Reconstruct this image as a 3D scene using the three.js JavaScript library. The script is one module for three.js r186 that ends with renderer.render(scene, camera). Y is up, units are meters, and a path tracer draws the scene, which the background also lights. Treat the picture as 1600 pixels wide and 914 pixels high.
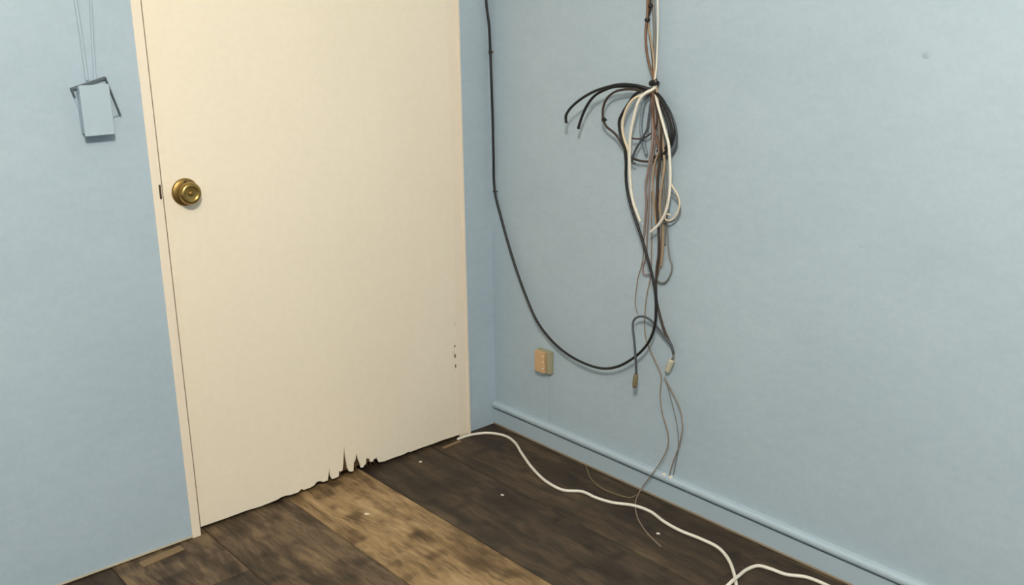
import * as THREE from 'three';
import { RoundedBoxGeometry } from 'three/addons/geometries/RoundedBoxGeometry.js';
import { mergeGeometries } from 'three/addons/utils/BufferGeometryUtils.js';

// ---------------------------------------------------------------- camera, light, exposure
const scene = new THREE.Scene();
scene.background = new THREE.Color(0x000000);
const CAM = { f: 1514.28, yaw: 0.7167, pitch: -0.2756, roll: -0.0145, pos: new THREE.Vector3(-2.001, 1.351, 2.3937) };
const camera = new THREE.PerspectiveCamera(2 * Math.atan(457 / CAM.f) * 180 / Math.PI, 1600 / 914, 0.02, 50);
const fw = new THREE.Vector3(Math.sin(CAM.yaw) * Math.cos(CAM.pitch), Math.sin(CAM.pitch), -Math.cos(CAM.yaw) * Math.cos(CAM.pitch));
const r0 = new THREE.Vector3().crossVectors(fw, new THREE.Vector3(0, 1, 0)).normalize();
const u0 = new THREE.Vector3().crossVectors(r0, fw);
const cR = Math.cos(CAM.roll), sR = Math.sin(CAM.roll);
const rt = r0.clone().multiplyScalar(cR).addScaledVector(u0, sR);
const up = r0.clone().multiplyScalar(-sR).addScaledVector(u0, cR);
camera.position.copy(CAM.pos);
camera.quaternion.setFromRotationMatrix(new THREE.Matrix4().makeBasis(rt, up, fw.clone().negate()));
scene.add(camera);
const renderer = new THREE.WebGLRenderer({ antialias: true });
renderer.toneMapping = THREE.LinearToneMapping;
renderer.toneMappingExposure = 1.0;
renderer.shadowMap.enabled = true;
const LAMP = { pos: [-1.93, 2.2, 2.25], color: new THREE.Color().setRGB(1.0, 0.93, 0.82), candela: 12.7 };
const ROOM = { x0: -4.0, z1: 4.4, h: 2.44 };

// ---------------------------------------------------------------- helpers
// photo pixel -> direction; the distance comes from the surface the thing touches
function ray(px, py) { return fw.clone().multiplyScalar(CAM.f).addScaledVector(rt, px - 800).addScaledVector(up, 457 - py).normalize(); }
function onPlane(px, py, axis, val) { const d = ray(px, py); const t = (val - CAM.pos[axis]) / d[axis]; return CAM.pos.clone().addScaledVector(d, t); }
const onRight = (px, py, off) => onPlane(px, py, 'x', -off);
const onFloor = (px, py, h) => onPlane(px, py, 'y', h);

let seed = 7;
function rnd() { seed = (seed * 1664525 + 1013904223) >>> 0; return seed / 4294967296; }
function hash(x, y, s) { let h = (x * 374761393 + y * 668265263 + s * 974634777) | 0; h = Math.imul(h ^ (h >>> 13), 1274126177); return ((h ^ (h >>> 16)) >>> 0) / 4294967296; }
function vnoise(x, y, s, wx = 1e9, wy = 1e9) {
  const xi = Math.floor(x), yi = Math.floor(y); let fx = x - xi, fy = y - yi;
  fx = fx * fx * (3 - 2 * fx); fy = fy * fy * (3 - 2 * fy);
  const m = (a, w) => ((a % w) + w) % w;
  const a = hash(m(xi, wx), m(yi, wy), s), b = hash(m(xi + 1, wx), m(yi, wy), s), c = hash(m(xi, wx), m(yi + 1, wy), s), d = hash(m(xi + 1, wx), m(yi + 1, wy), s);
  return (a + (b - a) * fx) * (1 - fy) + (c + (d - c) * fx) * fy;
}
function makeTex(w, h, fn, srgb, repeat) {
  const data = new Uint8Array(w * h * 4);
  for (let y = 0; y < h; y++) for (let x = 0; x < w; x++) {
    const c = fn(x / w, y / h); const i = (y * w + x) * 4;
    for (let k = 0; k < 3; k++) data[i + k] = Math.max(0, Math.min(255, c[k]));
    data[i + 3] = 255;
  }
  const t = new THREE.DataTexture(data, w, h, THREE.RGBAFormat);
  t.magFilter = THREE.LinearFilter; t.minFilter = THREE.LinearMipmapLinearFilter; t.generateMipmaps = true;
  t.wrapS = t.wrapT = THREE.RepeatWrapping;
  if (srgb) t.colorSpace = THREE.SRGBColorSpace;
  if (repeat) t.repeat.set(...repeat);
  t.needsUpdate = true;
  return t;
}
const used = {};
function numbered(n) { if (!(n in used)) { used[n] = 0; return n; } used[n]++; return n + '_' + String(used[n]).padStart(3, '0'); }
function shadow(o) { o.castShadow = true; o.receiveShadow = true; return o; }
function mesh(name, geo, mat, parent) {
  const m = shadow(new THREE.Mesh(geo, mat));
  if (parent) { m.name = name; parent.add(m); } else { m.name = numbered(name); scene.add(m); }
  return m;
}
function thing(name, label, category, pos = [0, 0, 0], group) {
  const g = new THREE.Group(); g.name = numbered(name); g.position.set(...pos); scene.add(g);
  g.userData = { label, category }; if (group) g.userData.group = group;
  return g;
}
function struct(name, label, category, pos = [0, 0, 0]) { const g = thing(name, label, category, pos); g.userData.kind = 'structure'; return g; }
// box between two corners, uv in metres
function box(x0, y0, z0, x1, y1, z1) {
  const g = new THREE.BoxGeometry(x1 - x0, y1 - y0, z1 - z0); g.translate((x0 + x1) / 2, (y0 + y1) / 2, (z0 + z1) / 2);
  return metreUV(g);
}
function metreUV(g) {
  const p = g.attributes.position, n = g.attributes.normal, uv = new Float32Array(p.count * 2);
  for (let i = 0; i < p.count; i++) {
    const ax = Math.abs(n.getX(i)), ay = Math.abs(n.getY(i)), az = Math.abs(n.getZ(i));
    if (ax >= ay && ax >= az) { uv[2 * i] = p.getZ(i); uv[2 * i + 1] = p.getY(i); }
    else if (ay >= az) { uv[2 * i] = p.getX(i); uv[2 * i + 1] = p.getZ(i); }
    else { uv[2 * i] = p.getX(i); uv[2 * i + 1] = p.getY(i); }
  }
  g.setAttribute('uv', new THREE.BufferAttribute(uv, 2));
  return g;
}
function rbox(w, h, d, r) { return new RoundedBoxGeometry(w, h, d, 2, r); }

// ---------------------------------------------------------------- materials
// painted wall: powder blue with roller mottling, faint scuffs; 1 m tile
const wallMap = makeTex(512, 512, (u, v) => {
  const a = vnoise(u * 6, v * 9, 1, 6, 9) - 0.5, b = vnoise(u * 40, v * 90, 2, 40, 90) - 0.5, c = vnoise(u * 180, v * 180, 3, 180, 180) - 0.5;
  const k = a * 5 + b * 3.5 + c * 4;
  return [171 + k, 188 + k * 0.9, 200 + k * 0.8];
}, true, [0.8, 0.8]);
const wallBump = makeTex(512, 512, (u, v) => {
  const k = 128 + (vnoise(u * 60, v * 110, 5, 60, 110) - 0.5) * 90 + (vnoise(u * 200, v * 200, 6, 200, 200) - 0.5) * 70 + (vnoise(u * 9, v * 14, 8, 9, 14) - 0.5) * 90;
  return [k, k, k];
}, false, [0.8, 0.8]);
const M = {};
M.wall = new THREE.MeshStandardMaterial({ map: wallMap, bumpMap: wallBump, bumpScale: 0.0007, roughness: 0.6 });
M.wallPaint = new THREE.MeshStandardMaterial({ color: new THREE.Color('rgb(171,188,200)'), roughness: 0.45, bumpMap: wallBump, bumpScale: 0.0005 });
M.ceiling = new THREE.MeshStandardMaterial({ color: new THREE.Color('rgb(232,230,224)'), roughness: 0.9, bumpMap: wallBump, bumpScale: 0.001 });
const doorMap = makeTex(512, 512, (u, v) => {
  const a = vnoise(u * 4, v * 3, 11, 4, 3) - 0.5, b = vnoise(u * 110, v * 8, 12, 110, 8) - 0.5, c = vnoise(u * 90, v * 90, 13, 90, 90) - 0.5;
  const k = a * 5 + b * 0.8 + c * 2.5;
  return [243 + k, 231 + k, 210 + k * 1.2];
}, true, [1, 1]);
M.door = new THREE.MeshStandardMaterial({ map: doorMap, roughness: 0.42, bumpMap: wallBump, bumpScale: 0.0004 });
M.jamb = new THREE.MeshStandardMaterial({ color: new THREE.Color('rgb(240,226,206)'), roughness: 0.45, bumpMap: wallBump, bumpScale: 0.0004 });
const rawWood = makeTex(128, 256, (u, v) => {
  const k = (vnoise(u * 40, v * 5, 21, 40, 5) - 0.5) * 50 + (vnoise(u * 100, v * 20, 22, 100, 20) - 0.5) * 26;
  return [82 + k * 0.8, 60 + k * 0.7, 34 + k * 0.5];
}, true, [2, 2]);
M.rawWood = new THREE.MeshStandardMaterial({ map: rawWood, roughness: 0.9 });
M.brass = new THREE.MeshStandardMaterial({ color: new THREE.Color('rgb(172,144,86)'), metalness: 1, roughness: 0.33 });
M.brassDull = new THREE.MeshStandardMaterial({ color: new THREE.Color('rgb(150,124,74)'), metalness: 1, roughness: 0.45 });
M.darkMetal = new THREE.MeshStandardMaterial({ color: new THREE.Color('rgb(86,72,54)'), metalness: 0.7, roughness: 0.5 });
M.black = new THREE.MeshStandardMaterial({ color: new THREE.Color('rgb(20,20,22)'), roughness: 0.5 });
M.blackSoft = new THREE.MeshStandardMaterial({ color: new THREE.Color('rgb(34,34,35)'), roughness: 0.55 });
M.grey = new THREE.MeshStandardMaterial({ color: new THREE.Color('rgb(118,118,114)'), roughness: 0.55 });
M.slate = new THREE.MeshStandardMaterial({ color: new THREE.Color('rgb(72,78,84)'), roughness: 0.55 });
M.blueGrey = new THREE.MeshStandardMaterial({ color: new THREE.Color('rgb(128,142,154)'), roughness: 0.5 });
M.white = new THREE.MeshStandardMaterial({ color: new THREE.Color('rgb(228,222,208)'), roughness: 0.45 });
M.cream = new THREE.MeshStandardMaterial({ color: new THREE.Color('rgb(222,206,178)'), roughness: 0.5 });
M.tan = new THREE.MeshStandardMaterial({ color: new THREE.Color('rgb(162,140,114)'), roughness: 0.55 });
M.brown = new THREE.MeshStandardMaterial({ color: new THREE.Color('rgb(112,82,62)'), roughness: 0.55 });
M.darkBrown = new THREE.MeshStandardMaterial({ color: new THREE.Color('rgb(62,50,42)'), roughness: 0.55 });
M.mauve = new THREE.MeshStandardMaterial({ color: new THREE.Color('rgb(140,124,119)'), roughness: 0.55 });
M.taupe = new THREE.MeshStandardMaterial({ color: new THREE.Color('rgb(140,124,108)'), roughness: 0.55 });
M.olive = new THREE.MeshStandardMaterial({ color: new THREE.Color('rgb(120,108,80)'), roughness: 0.55 });
M.jack = new THREE.MeshStandardMaterial({ color: new THREE.Color('rgb(198,163,122)'), roughness: 0.5 });
M.jackSide = new THREE.MeshStandardMaterial({ color: new THREE.Color('rgb(160,154,126)'), roughness: 0.6 });
M.caulk = new THREE.MeshStandardMaterial({ color: new THREE.Color('rgb(150,136,118)'), roughness: 0.9, bumpMap: wallBump, bumpScale: 0.001 });
M.bareEdge = new THREE.MeshStandardMaterial({ color: new THREE.Color('rgb(190,178,156)'), roughness: 0.9 });
M.chip = new THREE.MeshStandardMaterial({ color: new THREE.Color('rgb(222,214,196)'), roughness: 0.7 });
M.bareMetal = new THREE.MeshStandardMaterial({ color: new THREE.Color('rgb(90,101,106)'), roughness: 0.6, metalness: 0.2 });
M.connector = new THREE.MeshStandardMaterial({ color: new THREE.Color('rgb(186,182,164)'), roughness: 0.5 });
M.subfloor = new THREE.MeshStandardMaterial({ color: new THREE.Color('rgb(34,28,22)'), roughness: 0.95 });

// wood-print planks: one tile is one plank (u across 0.262 m, v along 1.22 m)
function plankTex(base, streak, s, contrast, knots) {
  return makeTex(256, 1024, (u, v) => {
    const warp = (vnoise(u * 3, v * 5, s) - 0.5) * 0.14 + (vnoise(u * 9, v * 22, s + 9) - 0.5) * 0.05;
    const g = vnoise((u + warp) * 11, v * 7, s + 1) * 0.5 + vnoise((u + warp) * 30, v * 22, s + 2) * 0.38 + vnoise((u + warp * 0.5) * 80, v * 60, s + 3) * 0.3 - 0.59;
    const blot = vnoise(u * 3.2, v * 11, s + 4) - 0.5, rust = vnoise(u * 7, v * 30, s + 5) - 0.62;
    let t = g * 1.9 + blot * 0.8 - Math.max(0, rust) * 2.2;
    for (const [ku, kv, kr] of knots) {
      const d = Math.hypot((u - ku) * 0.262, (v - kv) * 1.22 * 0.55) / kr;
      if (d < 1.6) t -= Math.max(0, 1 - d / 1.6) * 0.9;
    }
    t *= contrast;
    return [0, 1, 2].map((k) => base[k] + (t > 0 ? (streak[k] - base[k]) * t : base[k] * (Math.exp(t * [0.5, 0.56, 0.66][k]) - 1)) + (vnoise(u * 220, v * 700, s + 6) - 0.5) * 8);
  }, true);
}
const plankBump = makeTex(256, 1024, (u, v) => { const k = 128 + (vnoise(u * 110, v * 30, 71) - 0.5) * 130 + (vnoise(u * 30, v * 8, 72) - 0.5) * 70; return [k, k, k]; }, false);
const plankMat = (map) => new THREE.MeshStandardMaterial({ map, roughness: 0.68, bumpMap: plankBump, bumpScale: 0.0006 });
const P = {
  light: plankMat(plankTex([144, 118, 82], [184, 156, 116], 31, 0.9, [[0.5, 0.34, 0.02], [0.62, 0.45, 0.024], [0.56, 0.09, 0.012], [0.36, 0.28, 0.02], [0.7, 0.62, 0.02]])),
  dark: plankMat(plankTex([63, 50, 34], [98, 80, 57], 41, 0.9, [[0.3, 0.5, 0.018]])),
  darkB: plankMat(plankTex([60, 48, 34], [92, 75, 54], 51, 0.9, [[0.6, 0.3, 0.02]])),
  mid: plankMat(plankTex([95, 78, 58], [132, 108, 77], 61, 1.1, [[0.6, 0.16, 0.02], [0.25, 0.4, 0.024]])),
  strip: new THREE.MeshStandardMaterial({ color: new THREE.Color('rgb(132,108,78)'), roughness: 0.8, bumpMap: plankBump, bumpScale: 0.001 }),
  deep: plankMat(plankTex([66, 54, 41], [92, 76, 58], 81, 1.0, [])),
};

// ---------------------------------------------------------------- floor
const T = 0.008;
const floor = struct('floor', 'dark wood-print plank floor with one pale plank', 'floor');
mesh('subfloor', box(ROOM.x0 - 0.1, -0.1, -0.14, 0.1, -T, ROOM.z1 + 0.1), M.subfloor, floor);
function plank(x0, x1, z0, z1, mat, u0, v0) {
  const gap = 0.0009, b = 0.0012, w = x1 - x0 - gap * 2, l = z1 - z0 - gap * 2;
  // chamfered slab: bottom ring, shoulder ring, top ring
  const ring = (i, y) => [[-w / 2 + i, y, -l / 2 + i], [w / 2 - i, y, -l / 2 + i], [w / 2 - i, y, l / 2 - i], [-w / 2 + i, y, l / 2 - i]];
  const R = [ring(0, -T), ring(0, -b), ring(b, 0)];
  const pos = [];
  const quad = (a, c, d, e) => pos.push(...a, ...c, ...d, ...a, ...d, ...e);
  for (let k = 0; k < 2; k++) for (let i = 0; i < 4; i++) { const j = (i + 1) % 4; quad(R[k][i], R[k + 1][i], R[k + 1][j], R[k][j]); }
  quad(R[2][0], R[2][3], R[2][2], R[2][1]); quad(R[0][0], R[0][1], R[0][2], R[0][3]);
  const g = new THREE.BufferGeometry(); g.setAttribute('position', new THREE.Float32BufferAttribute(pos, 3)); g.computeVertexNormals();
  const uv = []; for (let i = 0; i < pos.length; i += 3) uv.push(u0 + (pos[i] + w / 2) / 0.262, v0 + (pos[i + 2] + l / 2) / 1.22);
  g.setAttribute('uv', new THREE.Float32BufferAttribute(uv, 2));
  const m = mesh('plank', g, mat, floor); m.position.set((x0 + x1) / 2, 0, (z0 + z1) / 2);
  return m;
}
{
  const edges = [0.02, -0.021]; for (let x = -0.283; x > ROOM.x0 - 0.3; x -= 0.262) edges.push(x);
  for (let i = 0; i + 1 < edges.length; i++) {
    const x1 = edges[i], x0 = Math.max(edges[i + 1], ROOM.x0 - 0.02);
    if (x0 >= x1 - 0.005) continue;
    let cuts, mats, from = -0.1;
    if (i === 1) { cuts = [-0.1, 1.52, 2.74, ROOM.z1 + 0.02]; mats = [P.dark, P.mid, P.darkB]; }
    else if (i === 2) { cuts = [-0.1, 1.12, 2.34, ROOM.z1 + 0.02]; mats = [P.darkB, P.dark, P.light]; }
    else if (i === 3) { cuts = [-0.1, 1.3, 2.52, ROOM.z1 + 0.02]; mats = [P.light, P.mid, P.deep]; }
    else if (i === 4) { cuts = [-0.1, 0.62, 1.84, 3.06, ROOM.z1 + 0.02]; mats = [P.mid, P.deep, P.light, P.mid]; }
    else if (i === 5) { cuts = [-0.1, 0.285, 1.505, 2.725, ROOM.z1 + 0.02]; mats = [P.mid, P.deep, P.darkB, P.light]; }
    else {
      cuts = [-0.1]; let z = -0.1 + (0.3 + 0.9 * rnd()); while (z < ROOM.z1 - 0.1) { cuts.push(z); z += 1.22; } cuts.push(ROOM.z1 + 0.02);
      const all = [P.deep, P.mid, P.darkB, P.dark, P.mid]; mats = cuts.map((_, k) => all[(i * 2 + k * 3) % 5]);
    }
    for (let k = 0; k + 1 < cuts.length; k++) {
      const same = (i === 1 || i === 2 || i === 3) && k === 0;
      const len = cuts[k + 1] - cuts[k];
      // planks longer than a printed board in view share the print start
      plank(x0, x1, cuts[k], cuts[k + 1], mats[k], same ? 0 : Math.floor(rnd() * 4) * 0, same ? 0 : rnd() * (len < 1.2 ? 0.3 : 0));
    }
  }
}

// ---------------------------------------------------------------- room shell
const ZL = 0.036;                                                     // the wall left of the door stands 36 mm proud of the strip right of it
const XL = -1.113, XR = -0.122, DH = 2.06;
{
  const w = struct('wall_back', 'powder blue painted wall around the cream door', 'wall');
  mesh('wall_panel', box(ROOM.x0 - 0.12, 0.005, -0.12, XL, ROOM.h, ZL), M.wall, w);
  mesh('wall_strip', box(XR, 0, -0.12, 0.12, ROOM.h, 0), M.wall, w);
  mesh('wall_header', box(XL, DH, -0.12, XR, ROOM.h, 0), M.wall, w);
  const w2 = struct('wall_right', 'powder blue painted wall behind the hanging cables', 'wall');
  mesh('wall_panel', box(0, -0.02, 0, 0.12, ROOM.h, ROOM.z1), M.wall, w2);
  const w3 = struct('wall_left', 'powder blue side wall opposite the hanging cables', 'wall');
  mesh('wall_panel', box(ROOM.x0 - 0.12, -0.02, ZL, ROOM.x0, ROOM.h, ROOM.z1), M.wall, w3);
  const w4 = struct('wall_front', 'powder blue wall facing the cream door', 'wall');
  mesh('wall_panel', box(ROOM.x0 - 0.12, -0.02, ROOM.z1, 0.12, ROOM.h, ROOM.z1 + 0.12), M.wall, w4);
  const c = struct('ceiling', 'plain white painted ceiling above the room', 'ceiling');
  mesh('ceiling_panel', box(ROOM.x0 - 0.12, ROOM.h, -0.12, 0.12, ROOM.h + 0.12, ROOM.z1 + 0.12), M.ceiling, c);
}
{ // raw edge where the proud wall meets the floor
  const b = struct('baseboard_back', 'thin bare edge strip along the foot of the wall beside the door', 'trim');
  mesh('edge_strip', box(ROOM.x0, 0.005, ZL, XL, 0.0095, ZL + 0.003), M.bareEdge, b);
}
{ // flat board and half-round rail along the right wall
  const b = struct('baseboard_right', 'blue painted baseboard with half-round rail below the cables', 'trim');
  mesh('board', box(-0.007, 0.003, 0.001, 0, 0.0545, ROOM.z1), M.wallPaint, b);
  mesh('caulk_line', box(-0.0095, 0, 0.001, 0, 0.0045, ROOM.z1), M.caulk, b);
  const s = new THREE.Shape(); s.moveTo(0, 0.060); s.lineTo(0.008, 0.060);
  for (let i = 0; i <= 10; i++) { const a = -Math.PI / 2 * 0.9 + i / 10 * Math.PI * 0.95; s.lineTo(0.0085 + Math.cos(a) * 0.0095, 0.0725 + Math.sin(a) * 0.0115); }
  s.lineTo(0, 0.0845); s.closePath();
  const g = new THREE.ExtrudeGeometry(s, { depth: ROOM.z1 - 0.006, bevelEnabled: false, curveSegments: 4, steps: 1 });
  // shape x is the distance off the wall
  g.scale(-1, 1, 1); const idx = g.index; if (idx) { const a = idx.array; for (let i = 0; i < a.length; i += 3) { const t = a[i]; a[i] = a[i + 2]; a[i + 2] = t; } }
  else { const p = g.attributes.position; for (let i = 0; i < p.count; i += 3) { for (const at of ['position', 'uv']) { const q = g.attributes[at], n = q.itemSize; for (let k = 0; k < n; k++) { const t = q.array[i * n + k]; q.array[i * n + k] = q.array[(i + 2) * n + k]; q.array[(i + 2) * n + k] = t; } } } g.computeVertexNormals(); }
  g.translate(0, 0, 0.005);
  mesh('rail', g, M.wallPaint, b);
}
{ // door frame
  const j = struct('trim_1', 'cream painted door jambs around the door', 'door frame');
  const jl = mesh('jamb', rbox(0.024, DH, 0.155, 0.002), M.jamb, j); jl.position.set(-1.101, DH / 2, -0.04);
  const jr = mesh('jamb', rbox(0.036, DH, 0.13, 0.002), M.jamb, j); jr.position.set(-0.1475, DH / 2, -0.056);
  const be = mesh('edge_bead', rbox(0.011, DH, 0.05, 0.002), M.jamb, j); be.position.set(-0.1245, DH / 2, -0.012);
  const jh = mesh('head_jamb', rbox(0.93, 0.03, 0.13, 0.002), M.jamb, j); jh.position.set(-0.627, DH - 0.016, -0.056);
  const gs = mesh('stop_strip', box(-1.0885, 0.004, -0.04, -1.0778, DH - 0.04, -0.001), M.rawWood, j); gs.userData.label = 'bare brown wood showing in the latch-side gap';
  const st = mesh('strike_plate', rbox(0.005, 0.036, 0.004, 0.001), M.darkMetal, j); st.position.set(-1.0945, 0.951, 0.0373); st.userData.label = 'dark worn metal strike plate edge';
}
const DZ = 0.012;
{
  const d = struct('door_1', 'cream painted flush door with brass knob and splintered bottom edge', 'door');
  // painted skin with the broken bottom edge and chips near the hinge side
  const x0 = -1.0775, x1 = -0.1675, top = 2.025;
  const s = new THREE.Shape();
  s.moveTo(x0, top); s.lineTo(x0, 0.012);
  const bottom = [[-1.0, 0.009], [-0.94, 0.010], [-0.90, 0.007], [-0.872, 0.008], [-0.845, 0.009], [-0.83, 0.013], [-0.814, 0.012], [-0.80, 0.009], [-0.775, 0.009], [-0.765, 0.016], [-0.757, 0.010], [-0.735, 0.010], [-0.722, 0.013], [-0.712, 0.021], [-0.702, 0.020], [-0.690, 0.013], [-0.676, 0.013],
    [-0.6735, 0.020], [-0.6675, 0.052], [-0.6655, 0.022], [-0.660, 0.012], [-0.648, 0.012], [-0.637, 0.013], [-0.634, 0.032], [-0.629, 0.026], [-0.622, 0.030], [-0.6175, 0.055], [-0.6115, 0.108], [-0.6085, 0.060], [-0.605, 0.030], [-0.600, 0.018], [-0.592, 0.014], [-0.584, 0.014],
    [-0.5815, 0.040], [-0.575, 0.048], [-0.5695, 0.070], [-0.566, 0.048], [-0.561, 0.034], [-0.557, 0.016], [-0.550, 0.014], [-0.543, 0.020], [-0.538, 0.024], [-0.5355, 0.043], [-0.530, 0.036], [-0.526, 0.039], [-0.522, 0.024], [-0.514, 0.022], [-0.508, 0.030], [-0.5035, 0.028], [-0.499, 0.034], [-0.4955, 0.022], [-0.490, 0.012],
    [-0.47, 0.009], [-0.43, 0.010], [-0.40, 0.009], [-0.376, 0.012], [-0.37, 0.009], [-0.33, 0.010], [-0.28, 0.009], [-0.24, 0.010], [-0.19, 0.008]];
  for (const b of bottom) s.lineTo(b[0], b[1] + 0.002);
  s.lineTo(x1, 0.011); s.lineTo(x1, top); s.closePath();
  const chip = (cx, cy, rx, ry) => { const h = new THREE.Path(); for (let i = 0; i < 7; i++) { const a = i / 7 * Math.PI * 2, k = 0.65 + 0.5 * rnd(); const X = cx + Math.cos(a) * rx * k, Y = cy + Math.sin(a) * ry * k; i ? h.lineTo(X, Y) : h.moveTo(X, Y); } h.closePath(); s.holes.push(h); };
  chip(-0.1735, 0.400, 0.0018, 0.014); chip(-0.1755, 0.323, 0.0045, 0.008); chip(-0.176, 0.290, 0.005, 0.010); chip(-0.1745, 0.256, 0.0045, 0.009); chip(-0.184, 0.305, 0.0012, 0.006); chip(-0.181, 0.245, 0.001, 0.005);
  const g = new THREE.ExtrudeGeometry(s, { depth: 0.005, bevelEnabled: false });
  g.translate(0, 0, DZ - 0.005); metreUV(g);
  mesh('door_skin', g, M.door, d);
  const core = mesh('door_core', box(x0 + 0.0005, 0.026, DZ - 0.038, x1 - 0.0005, top, DZ - 0.0051), M.rawWood, d); core.userData.label = 'bare brown wood core showing through splits';
  const back = mesh('door_skin', box(x0, 0.0095, DZ - 0.0412, x1, top, DZ - 0.0381), M.door, d);
  // ragged splinters hanging at the broken bottom
  for (const [sx, sy, h, w] of [[-0.628, 0.006, 0.028, 0.004], [-0.572, 0.006, 0.036, 0.005], [-0.532, 0.004, 0.024, 0.004], [-0.518, 0.004, 0.020, 0.005], [-0.505, 0.005, 0.022, 0.004]]) {
    const sh = new THREE.Shape(); sh.moveTo(-w / 2, h); sh.lineTo(-w * 0.4, h * 0.3); sh.lineTo(0, 0); sh.lineTo(w * 0.3, h * 0.4); sh.lineTo(w / 2, h); sh.closePath();
    const m = mesh('splinter', new THREE.ExtrudeGeometry(sh, { depth: 0.003, bevelEnabled: false }), M.rawWood, d); m.position.set(sx, sy + 0.006, DZ - 0.007); m.rotation.x = -0.12;
  }
  // brass knob
  const k = new THREE.Group(); k.name = 'door_knob'; k.position.set(-1.0215, 0.939, DZ); d.add(k);
  const lathe = (pts) => { const lg = new THREE.LatheGeometry(pts.map((p) => new THREE.Vector2(p[0], p[1])), 40); lg.rotateX(Math.PI / 2); return lg; };
  mesh('rosette', lathe([[0.0350, 0], [0.0350, 0.0025], [0.033, 0.0055], [0.026, 0.008], [0.016, 0.009], [0.0, 0.009]]), M.brassDull, k);
  mesh('knob', lathe([[0.012, 0.006], [0.0115, 0.012], [0.016, 0.017], [0.0245, 0.022], [0.0282, 0.028], [0.0286, 0.033], [0.0265, 0.038], [0.0225, 0.0412], [0.0185, 0.0415], [0.0165, 0.0395], [0.0150, 0.0380], [0, 0.0370]]), M.brass, k);
  mesh('lock_button', lathe([[0.0062, 0.036], [0.0062, 0.0410], [0.0048, 0.0425], [0, 0.0425]]), M.brassDull, k);
  const sc = mesh('screw', lathe([[0.003, 0], [0.003, 0.0018], [0, 0.0024]]), M.darkMetal, k); sc.position.set(0, 0.0275, 0.0075);
}

// ---------------------------------------------------------------- ceiling lamp (above the frame)
{
  const L = thing('ceiling_lamp', 'round opal globe lamp hanging from the ceiling', 'lamp', [LAMP.pos[0], ROOM.h, LAMP.pos[2]]);
  const dy = LAMP.pos[1] - ROOM.h;
  const cg = new THREE.LatheGeometry([[0, 0], [0.07, 0], [0.068, -0.02], [0.03, -0.04], [0.012, -0.045], [0.012, dy + 0.095], [0.045, dy + 0.09], [0.045, dy + 0.08], [0, dy + 0.08]].map((p) => new THREE.Vector2(p[0], p[1])), 32);
  mesh('canopy', cg, new THREE.MeshStandardMaterial({ color: 0xe8e4da, roughness: 0.5, side: THREE.DoubleSide }), L);
  const gl = mesh('globe', new THREE.SphereGeometry(0.08, 32, 24), new THREE.MeshStandardMaterial({ color: 0xffffff, roughness: 0.4, emissive: LAMP.color, emissiveIntensity: 3 }), L);
  gl.position.y = dy; gl.castShadow = false;
  const pl = new THREE.PointLight(LAMP.color, LAMP.candela, 0, 2); pl.position.set(0, dy, 0); pl.castShadow = true; pl.shadow.radius = 4; pl.shadow.mapSize.set(1024, 1024); pl.shadow.bias = -0.002; pl.name = 'lamp_light';
  L.add(pl);
}

// ---------------------------------------------------------------- painted-over box on the left wall
{
  const b = thing('junction_box', 'pale blue painted box with crooked back plate on the wall beside the door', 'electrical box', [-1.2325, 1.1615, ZL]);
  const bp = mesh('back_plate', rbox(0.084, 0.094, 0.004, 0.0015), M.wallPaint, b); bp.position.set(0.010, 0.0165, 0.002); bp.rotation.z = 0.27;
  for (const [x, y, w, h] of [[0, 0.0445, 0.084, 0.006], [0.0405, 0, 0.0034, 0.094], [-0.0405, 0.036, 0.0032, 0.022]]) { const rm = mesh('rim', rbox(w, h, 0.010, 0.0012), M.bareMetal, bp); rm.position.set(x, y, 0.006); rm.userData.label = 'dark bare metal rim'; }
  const hs = mesh('housing', rbox(0.060, 0.107, 0.036, 0.003), M.wallPaint, b); hs.position.set(0, 0, 0.018);
  const cv = mesh('cover', rbox(0.068, 0.115, 0.006, 0.0025), M.wallPaint, b); cv.position.set(0, 0, 0.037);
}
for (const [i, xs, r] of [[0, [-1.2365, -1.2345], 0.0042], [1, [-1.204, -1.216], 0.0034]]) {
  const g = new THREE.TubeGeometry(new THREE.CatmullRomCurve3([new THREE.Vector3(xs[0] - (xs[1] - xs[0]) * 5, ROOM.h, ZL + r * 0.5), new THREE.Vector3(xs[0], 1.404, ZL + r * 0.5), new THREE.Vector3((xs[0] + xs[1]) / 2 + 0.0006, 1.33, ZL + r * 0.5), new THREE.Vector3(xs[1], 1.228, ZL + r * 0.6)]), 40, r, 8);
  const m = mesh('painted_wire', g, M.wallPaint);
  m.userData = i ? { label: 'thinner blue painted wire above the box, next to the door', category: 'wire' } : { label: 'thicker blue painted wire above the box, away from the door', category: 'wire' };
}

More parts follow.
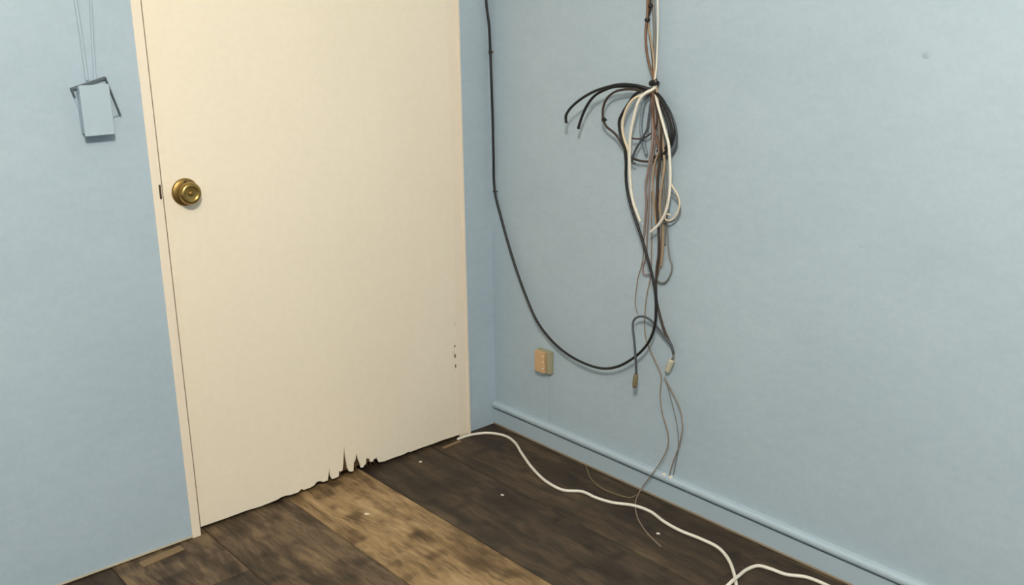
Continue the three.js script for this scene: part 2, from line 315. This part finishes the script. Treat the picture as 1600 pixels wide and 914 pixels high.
// ---------------------------------------------------------------- telephone jack low on the right wall
{
  const j = thing('phone_jack', 'small beige surface-mounted jack low on the wall near the corner', 'wall jack', [0, 0.298, 0.262]);
  const a = mesh('base', rbox(0.018, 0.074, 0.060, 0.002), M.jackSide, j); a.position.set(-0.009, 0, 0.001);
  const c = mesh('cover', rbox(0.012, 0.070, 0.044, 0.003), M.jack, j); c.position.set(-0.0235, 0, -0.006);
  for (const y of [0.024, 0.004, -0.018]) { const k = mesh('screw', new THREE.CylinderGeometry(0.003, 0.003, 0.0016, 14).rotateZ(Math.PI / 2), M.chip, j); k.position.set(-0.0296, y, 0.012); }
  const w = mesh('painted_wire', new THREE.TubeGeometry(new THREE.LineCurve3(new THREE.Vector3(-0.0012, 0.264, 0.272), new THREE.Vector3(-0.0012, 0.084, 0.272)), 12, 0.0016, 6), M.wallPaint);
  w.userData = { label: 'thin blue painted wire running from the jack down to the rail', category: 'wire' };
  const st = mesh('wire_staple', rbox(0.007, 0.005, 0.009, 0.0012), M.wallPaint); st.position.set(-0.0035, 0.108, 0.272);
  st.userData = { label: 'small painted staple over the thin wire just above the rail', category: 'staple' };
}

// ---------------------------------------------------------------- cables
const V = (x, y, z) => new THREE.Vector3(x, y, z);
// point spec: [px, py, off] lies off metres in front of the right wall; [px, py, 'f', h] lies h metres above the floor
function pts(list, r) {
  return list.map((q) => {
    if (q instanceof THREE.Vector3) return q;
    if (q[2] === 'f') { const p = onFloor(q[0], q[1], q[3] === undefined ? r : q[3]); p.x = Math.min(p.x, -0.004 - r); return p; }
    const p = onRight(q[0], q[1], q[2]); p.z = Math.max(p.z, r + 0.002); return p;
  });
}
function tube(list, r, closedEnds = true) {
  const P3 = pts(list, r), c = new THREE.CatmullRomCurve3(P3, false, 'centripetal');
  const n = Math.max(24, Math.round(c.getLength() / 0.008));
  const parts = [new THREE.TubeGeometry(c, n, r, 8, false)];
  if (closedEnds) for (const e of [0, 1]) { const s = new THREE.SphereGeometry(r, 8, 6); const p = c.getPoint(e); s.translate(p.x, p.y, p.z); parts.push(s); }
  return { geo: mergeGeometries(parts), curve: c };
}
function cable(label, mat, r, list, category = 'cable', tips = [], group) {
  const g = thing('cable', label, category);
  if (group) g.userData.group = group;
  const { geo, curve } = tube(list, r);
  mesh('sheath', geo, mat, g);
  for (const [at, len, tr, tm, nm] of tips) {
    const p = curve.getPoint(at), d = curve.getTangent(at); if (at === 0) d.negate();
    const cg = new THREE.LatheGeometry([[0, -len * 0.25], [tr * 0.8, -len * 0.25], [tr, -len * 0.1], [tr, len * 0.55], [tr * 0.75, len * 0.75], [0, len * 0.75]].map((q) => new THREE.Vector2(q[0], q[1])), 14);
    const m = mesh(nm, cg, tm, g); m.position.copy(p); m.quaternion.setFromUnitVectors(V(0, 1, 0), d);
  }
  return g;
}
const topOf = (px, off) => { const p = onRight(px, 0, off); return V(p.x, ROOM.h - 0.06, p.z); };

// drop from the ceiling to the tie
cable('thin black wire with two knots dropping into the bundle from above', M.black, 0.0028, [topOf(1016, 0.016), [1016, 0, 0.016], [1017, 10, 0.018], [1014, 22, 0.018], [1011, 31, 0.02], [1012, 37, 0.018], [1016, 60, 0.014], [1020, 95, 0.016], [1022, 129, 0.022], [1024, 150, 0.016]], 'cable', []);
cable('grey cable running straight down from above into the tie', M.grey, 0.0042, [topOf(1021, 0.010), [1021, 0, 0.010], [1023, 55, 0.010], [1022, 109, 0.014], [1023, 130, 0.014], [1027, 165, 0.012], [1030, 215, 0.012], [1034, 260, 0.012], [1037, 300, 0.012], [1038, 345, 0.010], [1038, 380, 0.008]]);
cable('slim white cable running straight down from above into the tie', M.white, 0.0024, [topOf(1029, 0.016), [1028, 0, 0.016], [1028, 40, 0.016], [1026.5, 85, 0.017], [1025, 112, 0.022], [1022, 130, 0.028], [1021, 138, 0.03]]);
cable('brown cable bowing sideways just above the tie', M.brown, 0.0034, [topOf(1012, 0.022), [1012, 0, 0.022], [1011, 28, 0.024], [1009, 48, 0.026], [1010, 77, 0.027], [1014, 98, 0.026], [1020, 118, 0.025], [1022, 134, 0.028], [1019, 160, 0.03], [1022, 200, 0.026], [1030, 235, 0.022], [1028, 276, 0.02], [1026, 324, 0.018], [1029, 360, 0.016], [1029, 396, 0.014], [1026, 420, 0.013], [1025, 445, 0.012]]);
cable('tan cable beside the brown one above the tie', M.tan, 0.0028, [topOf(1015, 0.016), [1014, 0, 0.016], [1013, 37, 0.017], [1017.5, 66, 0.018], [1021, 92, 0.02], [1023, 122, 0.022], [1026, 140, 0.026], [1030, 180, 0.028], [1031, 230, 0.026], [1024, 252, 0.024], [1020, 281, 0.022], [1022, 315, 0.018], [1025, 350, 0.015]]);
// knots on the black wire and the tie
for (const [px, py, off, s, lab] of [[1016.5, 9, 0.018, 0.0062, 'upper black tape knot on the wire above the tie'], [1011.5, 31, 0.023, 0.0068, 'lower black tape knot on the wire above the tie']]) {
  const g = new THREE.TorusGeometry(s * 0.62, s * 0.5, 8, 14); g.rotateX(Math.PI / 2); g.scale(1, 1.5, 1);
  const m = mesh('tape_knot', g, M.black); m.position.copy(onRight(px, py, off)); m.rotation.z = 0.2; m.userData = { label: lab, category: 'tape' };
}
{
  const t = thing('cable_tie', 'black tie cinching the cable bundle together', 'cable tie', onRight(1022, 130, 0.022).toArray());
  const g = new THREE.TorusGeometry(0.0125, 0.0032, 8, 24); g.rotateX(Math.PI / 2); g.scale(1.05, 1.6, 0.8);
  const m = mesh('band', g, M.black, t); m.rotation.set(0.25, 0, 0.1);
  const h = mesh('head', rbox(0.009, 0.010, 0.012, 0.002), M.black, t); h.position.set(-0.013, 0.003, 0.006); h.rotation.x = 0.4;
  const tl = mesh('tail', new THREE.TubeGeometry(new THREE.CatmullRomCurve3([V(-0.013, 0.004, 0.01), V(-0.018, 0.010, 0.018), V(-0.018, 0.012, 0.026)]), 10, 0.0014, 6), M.black, t);
}
// the fan of cable ends above the bundle
const TR = 0.0039;
cable('longest cut black cable arching out from the tie, away from the bundle', M.black, TR, [[1024, 150, 0.020], [1018, 141, 0.030], [1008, 137, 0.040], [991, 133, 0.052], [969, 132, 0.062], [947.5, 136.5, 0.070], [926, 144, 0.074], [904, 157.5, 0.075], [889, 172, 0.072], [884, 182, 0.070], [884.5, 190, 0.069]], 'cable', [[1, 0.006, 0.0043, M.blackSoft, 'cut_end']]);
cable('second cut black cable under the longest arch, its end hanging straight', M.black, TR, [[1024, 156, 0.016], [1016, 145, 0.028], [1000, 137, 0.042], [975, 135, 0.050], [958, 136, 0.054], [945, 140.5, 0.056], [930, 149, 0.058], [919, 162, 0.058], [911, 178, 0.057], [905, 195, 0.056], [904, 199, 0.056]], 'cable', [[1, 0.006, 0.0043, M.blackSoft, 'cut_end']]);
cable('brown-black cable looping from the tie with a knot at its bend', M.darkBrown, 0.0033, [[1024, 158, 0.018], [1011, 145, 0.034], [991, 140, 0.044], [974, 140, 0.048], [958, 145, 0.048], [947, 156, 0.047], [942, 171, 0.045], [942.5, 186, 0.044], [947, 197, 0.042], [961, 209, 0.038], [969, 220, 0.034], [979, 237, 0.030], [987, 246, 0.028], [999, 251, 0.028], [1014, 252.5, 0.022], [1022, 252, 0.016]]);
{
  const g = mergeGeometries([new THREE.TorusGeometry(0.0048, 0.0022, 8, 14), new THREE.CapsuleGeometry(0.0016, 0.012, 4, 8).rotateZ(1.2).translate(0.003, 0.001, 0)].map((q) => q.index ? q.toNonIndexed() : q));
  const m = mesh('tape_knot', g, M.black); m.position.copy(onRight(943.5, 187, 0.047)); m.rotation.y = -0.9; m.userData = { label: 'small black twist on the bend of the brown-black loop', category: 'tape' };
}
// the long black loop that comes down the corner, swings across the wall and climbs to the tie
const cornerTop = V(-0.016, ROOM.h - 0.05, 0.012);
cable('long black cable swinging from the wall corner across to the hanging bundle', M.black, 0.0040, [cornerTop, [759.5, 1, 0.014], [764, 38, 0.010], [766, 80, 0.006], [767.5, 120, 0.009], [769.5, 180, 0.007], [771, 240, 0.009], [773, 298, 0.008], [783, 340, 0.012], [800, 400, 0.016], [820, 458, 0.02], [841, 505, 0.024], [871, 541, 0.028], [905, 564, 0.032], [940, 575.5, 0.036], [964, 573, 0.038], [985, 562.5, 0.040], [1003, 548, 0.042], [1016, 530, 0.043], [1023.5, 506, 0.043], [1025, 482, 0.042], [1024, 456, 0.041], [1019, 430, 0.040], [1012, 404, 0.040], [1003, 373, 0.040], [994.6, 348, 0.040], [986, 322, 0.040], [980, 296, 0.040], [978, 276, 0.040], [978, 250, 0.041], [975, 226, 0.043], [969, 207, 0.046], [967.5, 190, 0.048], [972, 178, 0.050], [982, 162, 0.048], [993, 147, 0.042], [1008, 141, 0.034], [1021, 145, 0.022]]);
for (const [px, py, lab] of [[766, 81, 'upper black clip holding the cable in the corner'], [773, 299, 'lower black clip holding the cable in the corner']]) {
  const c = thing('cable_clip', lab, 'cable clip'); const p = onRight(px, py, 0.007); p.z = Math.max(p.z, 0.009); c.position.copy(p);
  const a = mesh('saddle', new THREE.TorusGeometry(0.0048, 0.0018, 8, 16).rotateX(Math.PI / 2).scale(1, 1.6, 1), M.black, c);
  const n = mesh('nail', new THREE.CylinderGeometry(0.0022, 0.0022, 0.013, 8).rotateZ(Math.PI / 2), M.darkMetal, c); n.position.set(-0.002, 0, 0.0075);
  void a;
}
// whites
cable('thick white cable hanging in front of the bundle, bowed toward the corner', M.white, 0.0042, [[1024, 134, 0.022], [1021, 139, 0.034], [1009, 145, 0.050], [1000, 154, 0.058], [993.5, 171, 0.060], [988.5, 192, 0.060], [985, 212, 0.058], [984, 230, 0.056], [983.5, 250, 0.054], [984.5, 276, 0.052], [986.5, 300, 0.050], [990, 318, 0.048], [995, 332, 0.044], [1000, 345, 0.038]]);
cable('white cable bowing widest beside the black loop in the bundle', M.cream, 0.0036, [[1022, 142, 0.026], [1008, 147, 0.040], [991, 154, 0.050], [980, 168, 0.054], [973.5, 188, 0.054], [972.5, 202, 0.053], [975.5, 217, 0.052], [981, 233, 0.050], [983, 246, 0.046]]);
cable('white cable on the far side of the bundle curling back to a free end', M.white, 0.0038, [[1024, 146, 0.022], [1027, 160, 0.034], [1033, 182, 0.044], [1039, 204, 0.048], [1044.5, 224, 0.050], [1046.5, 248, 0.050], [1047.5, 277, 0.049], [1045, 310, 0.047], [1039, 334, 0.045], [1028, 352, 0.044], [1017, 362, 0.044]]);
cable('thin white wire making a small open loop at the side of the bundle', M.cream, 0.0022, [[1046, 270, 0.036], [1050, 290, 0.034], [1056, 299, 0.032], [1061, 311, 0.030], [1061, 325, 0.030], [1055, 337, 0.032], [1046, 345, 0.034], [1039, 342, 0.036], [1041, 334, 0.038], [1047, 336, 0.036]]);
cable('thin grey wire looping under the small white loop', M.grey, 0.0019, [[1047, 300, 0.020], [1058, 312, 0.020], [1063, 327, 0.020], [1057, 341, 0.020], [1047.5, 347, 0.022], [1037, 347, 0.022]]);
// right-hand black loops
cable('outer thick black cable loop at the far side of the bundle', M.black, 0.0046, [[1022, 142, 0.020], [1028, 148, 0.028], [1034, 155, 0.034], [1044, 173, 0.038], [1051, 195, 0.040], [1052.5, 209, 0.040], [1048, 227, 0.036], [1040, 238, 0.030], [1030, 244, 0.022], [1022, 246, 0.016]]);
cable('inner black cable loop tucked inside the outer black loop', M.blackSoft, 0.0042, [[1022, 148, 0.016], [1030, 158, 0.022], [1039, 176, 0.026], [1045, 196, 0.028], [1047, 210, 0.028], [1045, 224, 0.026], [1037, 234, 0.022], [1028, 236, 0.016]]);
cable('slate grey cable loop widest of the loops at the far side', M.slate, 0.0030, [[1026, 150, 0.008], [1042, 166, 0.010], [1054, 192, 0.012], [1057.5, 214, 0.013], [1056, 230, 0.014], [1049, 241, 0.016], [1039, 247, 0.016], [1026, 250, 0.014]]);
// inner wires of the bundle
cable('blue-grey cable hanging inside the white loops', M.blueGrey, 0.0046, [[1022, 140, 0.016], [1013, 148, 0.022], [1006, 160, 0.026], [1003, 176, 0.026], [1001, 196, 0.024], [1004, 216, 0.02], [1010, 240, 0.014]]);
cable('dark slate cable crossing behind the thick white cable', M.slate, 0.0032, [[1022, 146, 0.024], [1017, 160, 0.032], [1014, 180, 0.036], [1011, 202, 0.038], [1002.5, 218, 0.038], [994.6, 231, 0.036], [988.5, 246, 0.034], [987, 253, 0.033], [992, 256, 0.03]]);
cable('short dark wire lying crosswise between white cable and bundle', M.darkBrown, 0.0022, [[984, 216, 0.034], [990, 216.5, 0.032], [1000, 217, 0.030], [1012, 212, 0.028], [1022, 203, 0.026], [1027, 188, 0.024], [1024, 160, 0.020]]);
cable('mauve cable running down the middle of the bundle', M.mauve, 0.0034, [[1022, 150, 0.020], [1019, 180, 0.028], [1020, 215, 0.030], [1017, 240, 0.030], [1013, 264, 0.028], [1009, 290, 0.026], [1010, 316, 0.022], [1008, 346, 0.016], [1006, 372, 0.012]]);
cable('thin taupe wire sagging beside the black loop below the bundle', M.taupe, 0.0015, [[1010, 340, 0.008], [1006, 372, 0.008], [1005, 396, 0.008], [1003, 412, 0.008], [997, 433, 0.008], [994, 454, 0.008], [992.5, 475, 0.008], [996, 490, 0.008]]);
cable('slimmer mauve cable beside the middle one, hooked at its lower end', M.mauve, 0.0024, [[1024, 154, 0.016], [1024, 190, 0.020], [1023, 226, 0.022], [1017, 262, 0.022], [1014, 300, 0.020], [1013, 340, 0.016], [1011, 372, 0.013], [1010, 398, 0.012], [1004.5, 418, 0.012], [1006, 428.5, 0.012], [1016, 428.5, 0.013]]);
cable('dark brown cable running straight down the middle of the bundle', M.darkBrown, 0.0036, [[1024, 150, 0.022], [1030, 176, 0.030], [1033, 200, 0.032], [1032, 235, 0.032], [1028, 276, 0.030], [1026.5, 324, 0.026], [1029, 360, 0.022], [1029.5, 396, 0.020], [1027, 420, 0.018], [1025, 440, 0.018], [1026, 470, 0.018], [1031, 492, 0.018], [1038.5, 517, 0.018], [1049, 540, 0.016]]);
cable('beige cable in the lower half of the bundle', M.tan, 0.0032, [[1028, 160, 0.012], [1034, 200, 0.020], [1037, 236, 0.028], [1038, 260, 0.030], [1034, 288, 0.030], [1031, 325, 0.026], [1035, 350, 0.020], [1036, 385, 0.014], [1033, 415, 0.012]]);
cable('grey wire at the back of the bundle with a rounded lower loop', M.grey, 0.0024, [[1026, 160, 0.008], [1037, 210, 0.010], [1041, 250, 0.010], [1042, 290, 0.010], [1041, 330, 0.009], [1043, 365, 0.008], [1046, 401, 0.008], [1050, 417, 0.008], [1046, 432.5, 0.009], [1037, 442, 0.010], [1027, 439, 0.012]]);
cable('taupe cable down the back of the bundle to its lower end', M.taupe, 0.0032, [[1022, 170, 0.008], [1019, 210, 0.010], [1024, 260, 0.012], [1030, 310, 0.012], [1034, 350, 0.010], [1033, 390, 0.008], [1030, 420, 0.008], [1024, 440, 0.008]]);
cable('thin tan wire trailing from the bundle down across the rail to the floor', M.taupe, 0.0018, [[1018, 300, 0.010], [1018, 400, 0.008], [1016, 435, 0.008], [1011, 459, 0.008], [1008, 485, 0.008], [1008, 522, 0.008], [1015, 545, 0.009], [1024, 564, 0.010], [1033, 586, 0.012], [1031.5, 619, 0.014], [1036, 649, 0.018], [1043.5, 675, 0.022], [1044, 694, 0.025], [1034.5, 717.5, 0.028], [1018, 742, 0.030], [1002, 763.5, 'f', 0.020], [994, 780, 'f', 0.006], [993, 796, 'f', 0.0022], [998, 813, 'f'], [1011, 832.5, 'f'], [1022, 844, 'f'], [1032.7, 854, 'f']]);
cable('thin brown wire bowing away from the bundle and ending at the rail', M.taupe, 0.0018, [[1038, 590, 0.012], [1042, 597, 0.014], [1054, 619, 0.018], [1063.5, 642, 0.022], [1066.5, 668, 0.024], [1060.5, 698, 0.022], [1051, 724, 0.018], [1046, 742, 0.015]]);
cable('thin grey wire just inside the bowed brown wire above the rail', M.grey, 0.0014, [[1040, 592, 0.008], [1047, 618, 0.008], [1057, 660, 0.010], [1060, 690, 0.012], [1057, 716, 0.013], [1052, 742, 0.014]]);
cable('thin tan wire lying on the floor by the foot of the rail', M.olive, 0.0017, [[915, 725, 'f'], [918, 735, 'f'], [923, 747, 'f'], [939, 762, 'f'], [965, 773, 'f'], [985, 777.5, 'f'], [994, 774, 'f', 0.004]]);
// lower cable ends
cable('slate cable hooking over the black loop down to a hanging beige plug', M.slate, 0.0034, [[1052, 552, 0.018], [1049, 539, 0.020], [1037, 524, 0.022], [1026.6, 511, 0.026], [1016, 500, 0.030], [1007, 495, 0.034], [996, 495.5, 0.038], [990, 501, 0.042], [988.8, 511, 0.045], [991, 532, 0.050], [993, 558.5, 0.052], [994, 580, 0.050], [993, 590, 0.050]], 'cable', [[1, 0.040, 0.0075, M.olive, 'plug']]);
cable('short grey lead ending in a pale connector beside the bowed wires', M.grey, 0.0032, [[1047, 535, 0.012], [1051.5, 547, 0.012], [1052.5, 556, 0.013], [1048, 567, 0.013]], 'cable', [[1, 0.044, 0.0085, M.connector, 'connector']]);
for (const [px, py, lab] of [[1038, 737, 'white plaster blob on the rail beside the trailing wire'], [1048, 745, 'white plaster blob on the rail under the bowed wires']]) {
  const g = new THREE.IcosahedronGeometry(0.006, 2); const p = g.attributes.position; for (let i = 0; i < p.count; i++) { const k = 0.75 + 0.5 * hash(Math.round(p.getX(i) * 1e4), Math.round(p.getY(i) * 1e4 + p.getZ(i) * 7e4), 5); p.setXYZ(i, p.getX(i) * k, p.getY(i) * k * 0.55, p.getZ(i) * k); } g.computeVertexNormals();
  const m = mesh('plaster_blob', g, M.white); const q = onRight(px, py, 0.010); m.position.set(q.x, 0.0835, q.z); m.userData = { label: lab, category: 'plaster' };
}
// white floor cable
cable('white cable snaking across the dark floor from the door foot', M.white, 0.0046, [[716, 686, 'f'], [726, 682, 'f'], [737.5, 679, 'f'], [762.5, 676.5, 'f'], [787.5, 680.5, 'f'], [803, 690, 'f'], [815.6, 709, 'f'], [834, 734, 'f'], [856, 754, 'f'], [881, 766, 'f'], [909, 768, 'f', 0.006], [931, 777.5, 'f'], [956, 785, 'f'], [991, 790, 'f', 0.0075], [1015.6, 799, 'f'], [1037.5, 815, 'f'], [1062.5, 829, 'f'], [1094, 841.6, 'f'], [1122, 855.6, 'f'], [1137.5, 873, 'f'], [1146, 893, 'f'], [1150, 912, 'f'], [1150, 935, 'f'], [1140, 948, 'f'], [1128, 940, 'f'], [1130, 924, 'f', 0.008], [1143, 909, 'f', 0.0135], [1153, 901, 'f', 0.010], [1168, 889.5, 'f'], [1185, 884, 'f'], [1203, 888.5, 'f'], [1228, 897.5, 'f'], [1259, 901.6, 'f'], [1291, 914, 'f'], [1340, 940, 'f'], [1400, 985, 'f']]);

// strips of pale flooring left by the wall foot and the door foot
for (const [x, z, w, d, ry, lab] of [[-1.212, 0.070, 0.118, 0.030, 0.10, 'pale wood strip lying along the foot of the wall beside the door'], [-0.224, 0.042, 0.078, 0.014, 0.06, 'short pale wood strip lying at the hinge-side foot of the door']]) {
  const m = mesh('wood_strip', rbox(w, 0.003, d, 0.001), P.strip); m.position.set(x, 0.0016, z); m.rotation.y = ry; m.userData = { label: lab, category: 'wood strip' };
}
// painted-over nail heads on the right wall
for (const [px, py, r, lab] of [[1345, 384, 0.0045, 'small painted-over nail head in the middle of the blue wall'], [1447, 86, 0.0075, 'larger painted-over wall plug high on the blue wall']]) {
  const g = new THREE.SphereGeometry(r, 16, 8, 0, Math.PI * 2, 0, Math.PI / 2).rotateZ(Math.PI / 2).scale(0.16, 1, 1.2); const m = mesh('nail_head', g, M.wallPaint); m.position.copy(onRight(px, py, 0)); m.userData = { label: lab, category: 'nail' };
}

// ---------------------------------------------------------------- crumbs of paint on the floor
for (const [px, py, s, lab] of [[657, 722, 0.0065, 'pale paint chip on the dark planks near the splintered door foot'], [574, 804, 0.0085, 'white paint chip on the pale plank'], [785, 774, 0.006, 'pale paint chip on the dark planks inside the white cable bend'], [1028, 834, 0.006, 'pale crumb on the floor beside the end of the tan wire']]) {
  const sh = new THREE.Shape(); for (let i = 0; i < 7; i++) { const a = i / 7 * Math.PI * 2, k = s * (0.6 + 0.5 * rnd()); i ? sh.lineTo(Math.cos(a) * k, Math.sin(a) * k * 0.7) : sh.moveTo(Math.cos(a) * k, Math.sin(a) * k * 0.7); } sh.closePath();
  const g = new THREE.ExtrudeGeometry(sh, { depth: 0.0012, bevelEnabled: true, bevelSize: 0.0006, bevelThickness: 0.0006, bevelSegments: 1 }); g.rotateX(-Math.PI / 2);
  const m = mesh('paint_chip', g, M.chip); const p = onFloor(px, py, 0); m.position.set(p.x, 0.0008, p.z); m.rotation.y = rnd() * 6; m.userData = { label: lab, category: 'paint chip' };
}

renderer.render(scene, camera);
